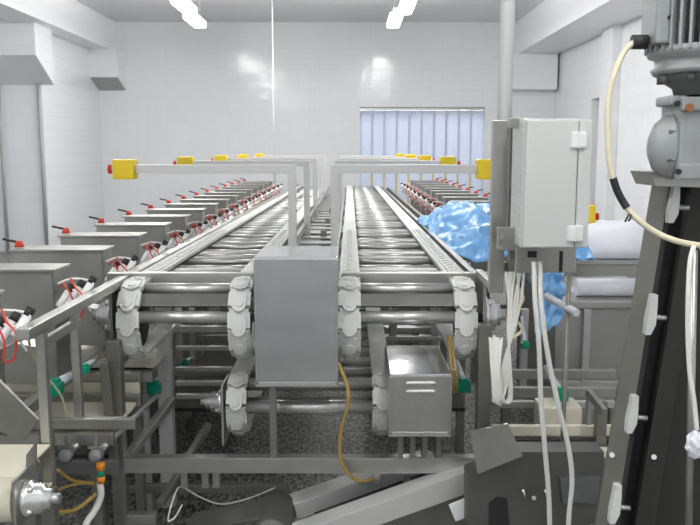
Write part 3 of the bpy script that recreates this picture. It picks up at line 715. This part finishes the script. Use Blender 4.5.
b.free(); b = N(); tube(b, (b2_.x, 2.96, 1.3), (b2_.x + .012, 2.96, ZC), .026, 18)
tag(obj('white_pipe', b, 'white'), 'white vertical pipe rising to the ceiling behind the control cabinet', 'pipe')

# cables under the cabinet
def cable(name, label, pts, r, m='cable', cat='cable'):
    b = N(); hose(b, [W(*p) for p in pts], r, 10); return tag(obj(name, b, m), label, cat)
cable('white_cable', 'thick white cable hanging from the cabinet to floor, left of the pair', [(534, 262, 2.66), (535, 300, 2.62), (539, 345, 2.6), (541, 400, 2.6), (545, 450, 2.6), (549, 500, 2.6), (550, 560, 2.6)], .0085)
cable('white_cable', 'thick white cable hanging from the cabinet to floor, right of the pair', [(540, 262, 2.68), (541, 300, 2.62), (547, 350, 2.6), (557, 400, 2.6), (568, 445, 2.6), (572, 480, 2.6), (569, 515, 2.6), (567, 560, 2.6)], .0085)
t = thing('cable_bundle', 'tangle of thin white cables looped beside the right front post', 'cable', W(505, 350, 2.75)); o = Vector(t.location)
for k in range(7):
    x0 = 492 + 3.2 * k; b = N(); rnd = random.Random(k)
    hose(b, [W(524 - 3 * k, 272, 2.78) - o, W(519 - 2 * k + rnd.uniform(-3, 3), 300, 2.74) - o, W(514 - k, 330, 2.72) - o, W(503 + k * 1.2, 365, 2.70) - o, W(497 + 2.4 * k, 392 + rnd.uniform(-10, 10), 2.7) - o, W(494 + 1.6 * k, 400, 2.68) - o, W(492 + 1.2 * k, 372, 2.68) - o, W(490 + 2 * k, 338 + rnd.uniform(-3, 3), 2.72) - o], .0052, 8)
    obj('cable_loop', b, 'cable', t)
cable('flat_lead', 'beige lead wrapped above the cable loops', [(516, 285, 2.78), (523, 298, 2.74), (515, 316, 2.73), (522, 330, 2.73), (512, 338, 2.72)], .006, 'cream')
b = N(); q = W(507, 315, 2.9); tube(b, q, q + Vector((.035, 0, 0)), .024, 14); tag(obj('brass_fitting', b, 'yhose'), 'small brass coloured fitting beside the right bearing', 'fitting')

# ------------------------------------------------------------------ right foreground elevator
t = thing('bucket_elevator', 'steep dark steel elevator frame with black belt at the right edge', 'elevator', W(640, 525, 1.7)); o = Vector(t.location)
EY = 1.7
def pz_(px, py, Y=EY): return W(px, py, Y) - o
def slab(name, pts, Y, dep, m, par=None):
    b = N(); prism(b, [W(p[0], p[1], Y) - o for p in pts], (0, dep, 0)); return obj(name, b, m, par or t)
slab('side_beam', [(655, 170), (672, 170), (612, 545), (592, 545)], EY, .006, 'steel_dark')
slab('beam_flange', [(672, 170), (677, 170), (617, 545), (612, 545)], EY, .07, 'weathered')
slab('belt', [(677, 178), (693, 178), (633, 545), (610, 545)], EY + .05, .01, 'black')
slab('side_beam', [(694, 170), (712, 170), (652, 545), (632, 545)], EY, .02, 'weathered')
slab('side_panel', [(700, 250), (735, 250), (800, 545), (652, 545)], EY + .025, .012, 'weathered')
for (px, py, ln) in ((674.5, 205, 36), (652, 315, 40), (633, 415, 37), (616, 505, 38)):
    k = py; b = N(); dx = -.16
    h = ln / 2
    P_ = [(px + .16 * h - 3, py - h), (px + .16 * h + 3, py - h), (px + 5.5, py - h * .3), (px + 4, py + h * .5), (px - .16 * h + 2, py + h), (px - .16 * h - 3, py + h), (px - 5, py + h * .3), (px - 2, py - h * .4)]
    prism(b, [W(x, y, EY - .02) - o for x, y in P_], (0, .025, 0))
    ob = obj('cleat', b, 'plastic', t)
    b = N(); tube(b, W(px + 2, py + 2, EY) - o, W(px + 14, py + 3, EY) - o, .006, 8); obj('cleat_pin', b, 'steel_light', ob)
for px, py in ((612, 455), (654, 457), (649, 318)):
    b = N(); tube(b, W(px, py, EY + .0) - o, W(px, py, EY - .012) - o, .006, 8); obj('bolt', b, 'chrome', t)
b = N(); tube(b, W(688, 560, 1.5) - o, W(694, 250, 1.5) - o, .007, 12)
obj('upright_tube', b, 'steel', t)
slab('top_plate', [(650, 172), (720, 172), (720, 188), (656, 186)], EY - .04, .12, 'steel')
# legs to the floor
for px in (600, 690):
    q = W(px, 540, EY + .06) - o; b = N(); bx(b, (q.x - .02, q.y - .02, -o.z), (q.x + .02, q.y + .02, q.z + .03), .003); obj('leg', b, 'steel_dark', t)

# gear motor
GY = 1.62; mc = W(694, 40, GY)
t = thing('gear_motor', 'grey finned electric gear motor with cast gearbox at the upper right', 'motor', W(694, 175, GY)); o = Vector(t.location)
def lz(py, Y=GY): return W(694, py, Y).z - o.z
b = N(); lathe(b, [(.03, lz(60)), (.076, lz(60)), (.076, lz(-70)), (.03, lz(-70))], (0, 0, 0), (0, 0, 1), 36); obj('motor_housing', b, 'alloy_dark', t)  # housing coloured darker than the fins to put shade in the grooves
b = N()
for k in range(36):
    a = 2 * PI * k / 36 + .1; d = Vector((math.cos(a), math.sin(a), 0))
    beam(b, d * .09 + Vector((0, 0, lz(53))), d * .09 + Vector((0, 0, lz(-60))), .005, .032, 0, up=d)
obj('cooling_fins', b, 'alloy', t)
b = N(); bx(b, (-.112, -.055, lz(47)), (-.066, .03, lz(-60)), .006); j = obj('terminal_box', b, 'alloy', t)
b = N(); tube(b, (-.088, -.052, lz(22)), (-.088, -.058, lz(22)), .004, 10); obj('screw', b, 'black', j)
b = N(); lathe(b, [(.05, lz(75)), (.088, lz(75)), (.094, lz(70)), (.086, lz(67)), (.086, lz(60)), (.1, lz(57)), (.1, lz(48)), (.06, lz(47))], (0, 0, 0), (0, 0, 1), 40); obj('flange', b, 'alloy', t)
b = N(); lathe(b, [(.05, lz(96)), (.055, lz(88)), (.08, lz(80)), (.085, lz(74)), (.05, lz(73))], (0, 0, 0), (0, 0, 1), 8); obj('neck', b, 'alloy_dark', t)
for k in range(8):
    b = N(); a = 2 * PI * k / 8 + .2; tube(b, (.075 * math.cos(a), .075 * math.sin(a), lz(83)), (.075 * math.cos(a), .075 * math.sin(a), lz(75)), .007, 6); obj('flange_bolt', b, 'alloy_dark', t)
b = N(); bx(b, (-.048, -.035, lz(178)), (.12, .07, lz(97)), .008); bx(b, (-.052, -.047, lz(112)), (.12, -.03, lz(98)), .004); bx(b, (-.052, -.047, lz(179)), (.12, -.03, lz(163)), .004); bx(b, (-.068, -.03, lz(106)), (-.03, .05, lz(96)), .006)
g = obj('gearbox', b, 'alloy', t)
b = N(); lathe(b, [(.0, .052), (.02, .05), (.045, .04), (.06, .022), (.064, .008), (.066, 0), (.02, 0)], (-.045, 0, (lz(115) + lz(178)) / 2), (-1, 0, 0), 30)
for v in b.verts: v.co.y *= .5
e = obj('end_cover', b, 'alloy', g)
b = N()
for k in range(6):
    a = 2 * PI * k / 6 + .5; cz = (lz(115) + lz(178)) / 2
    tube(b, (-.045, .027 * math.cos(a), cz + .054 * math.sin(a)), (-.066, .027 * math.cos(a), cz + .054 * math.sin(a)), .006, 6)
obj('cover_bolts', b, 'alloy_dark', e)
for px, py, m in ((682, 103, 'black'), (683, 172, 'black'), (694, 107, 'rust')):
    q = W(px, py, GY - .07) - o; b = N(); tube(b, (q.x, -.052, q.z), (q.x, -.044, q.z), .0055 if m == 'black' else .008, 10); obj('bolt', b, m, g)
b = N(); q = W(634, 42, GY - .02) - o; tube(b, q + Vector((-.004, 0, 0)), q + Vector((.025, 0, 0)), .014, 12); gl = obj('cable_gland', b, 'black', t)
cable('motor_cable', 'cream cable curving from the motor gland down in front of the elevator', [(634, 42, 1.6), (624, 52, 1.58), (614, 75, 1.56), (608, 105, 1.55), (608, 145, 1.54), (612, 175, 1.53), (622, 200, 1.53), (634, 216, 1.52), (655, 232, 1.51), (680, 242, 1.5), (712, 247, 1.5)], .0058, 'cream')
cable('cable_sleeve', 'black rubber sleeve taped around the cream motor cable', [(613, 178, 1.53), (617, 190, 1.53), (622, 200, 1.53), (627, 208, 1.525)], .0072, 'black')
b = N(); hose(b, [W(629, 214, 1.52), W(627, 218, 1.51), W(625, 222, 1.51)], .002, 6, 3); hose(b, [W(631, 214, 1.52), W(630, 219, 1.51), W(628, 221, 1.51)], .002, 6, 3)
tag(obj('cable_tie', b, 'black'), 'black cable tie ends on the cream motor cable', 'cable tie')
cable('white_lead', 'thin white lead hanging along the upright tube at the right edge', [(694, 246, 1.49), (690, 262, 1.48), (688, 300, 1.47), (688, 340, 1.47), (690, 375, 1.47), (694, 400, 1.47), (697, 430, 1.47)], .0045)
b = N()
bmesh.ops.create_icosphere(b, subdivisions=4, radius=1)
q = W(696, 445, 1.47)
for v in b.verts:
    n_ = v.co.normalized(); s_ = 1 + .35 * mnoise.noise(n_ * 2.5) + .15 * mnoise.noise(n_ * 6)
    v.co = q + Vector((n_.x * .017 * s_, n_.y * .015 * s_, n_.z * .026 * s_))
for f in b.faces: f.smooth = True
tag(obj('cloth_knot', b, 'cloth'), 'knotted white rag tied to the upright tube at the right edge', 'cloth')

# small yellow stop switch on the right doorway wall
t = thing('wall_stop_switch', 'yellow stop switch with red button seen right of the cabinet', 'emergency stop', W(592, 214, 6.4)); o = Vector(t.location)
b = N(); bx(b, (-.07, -.04, -.07), (.02, .04, .07), .01); obj('switch_box', b, 'yellow', t)
b = N(); lathe(b, [(.01, 0), (.03, .01), (.03, .03), (.01, .035)], (.02, 0, -.02), (1, 0, 0), 16); obj('stop_button', b, 'red', t)
b = N(); bx(b, (-.03, -.02, -o.z), (.01, .02, -.06), .004); obj('post', b, 'steel_light', t)
bpy.context.view_layer.update()
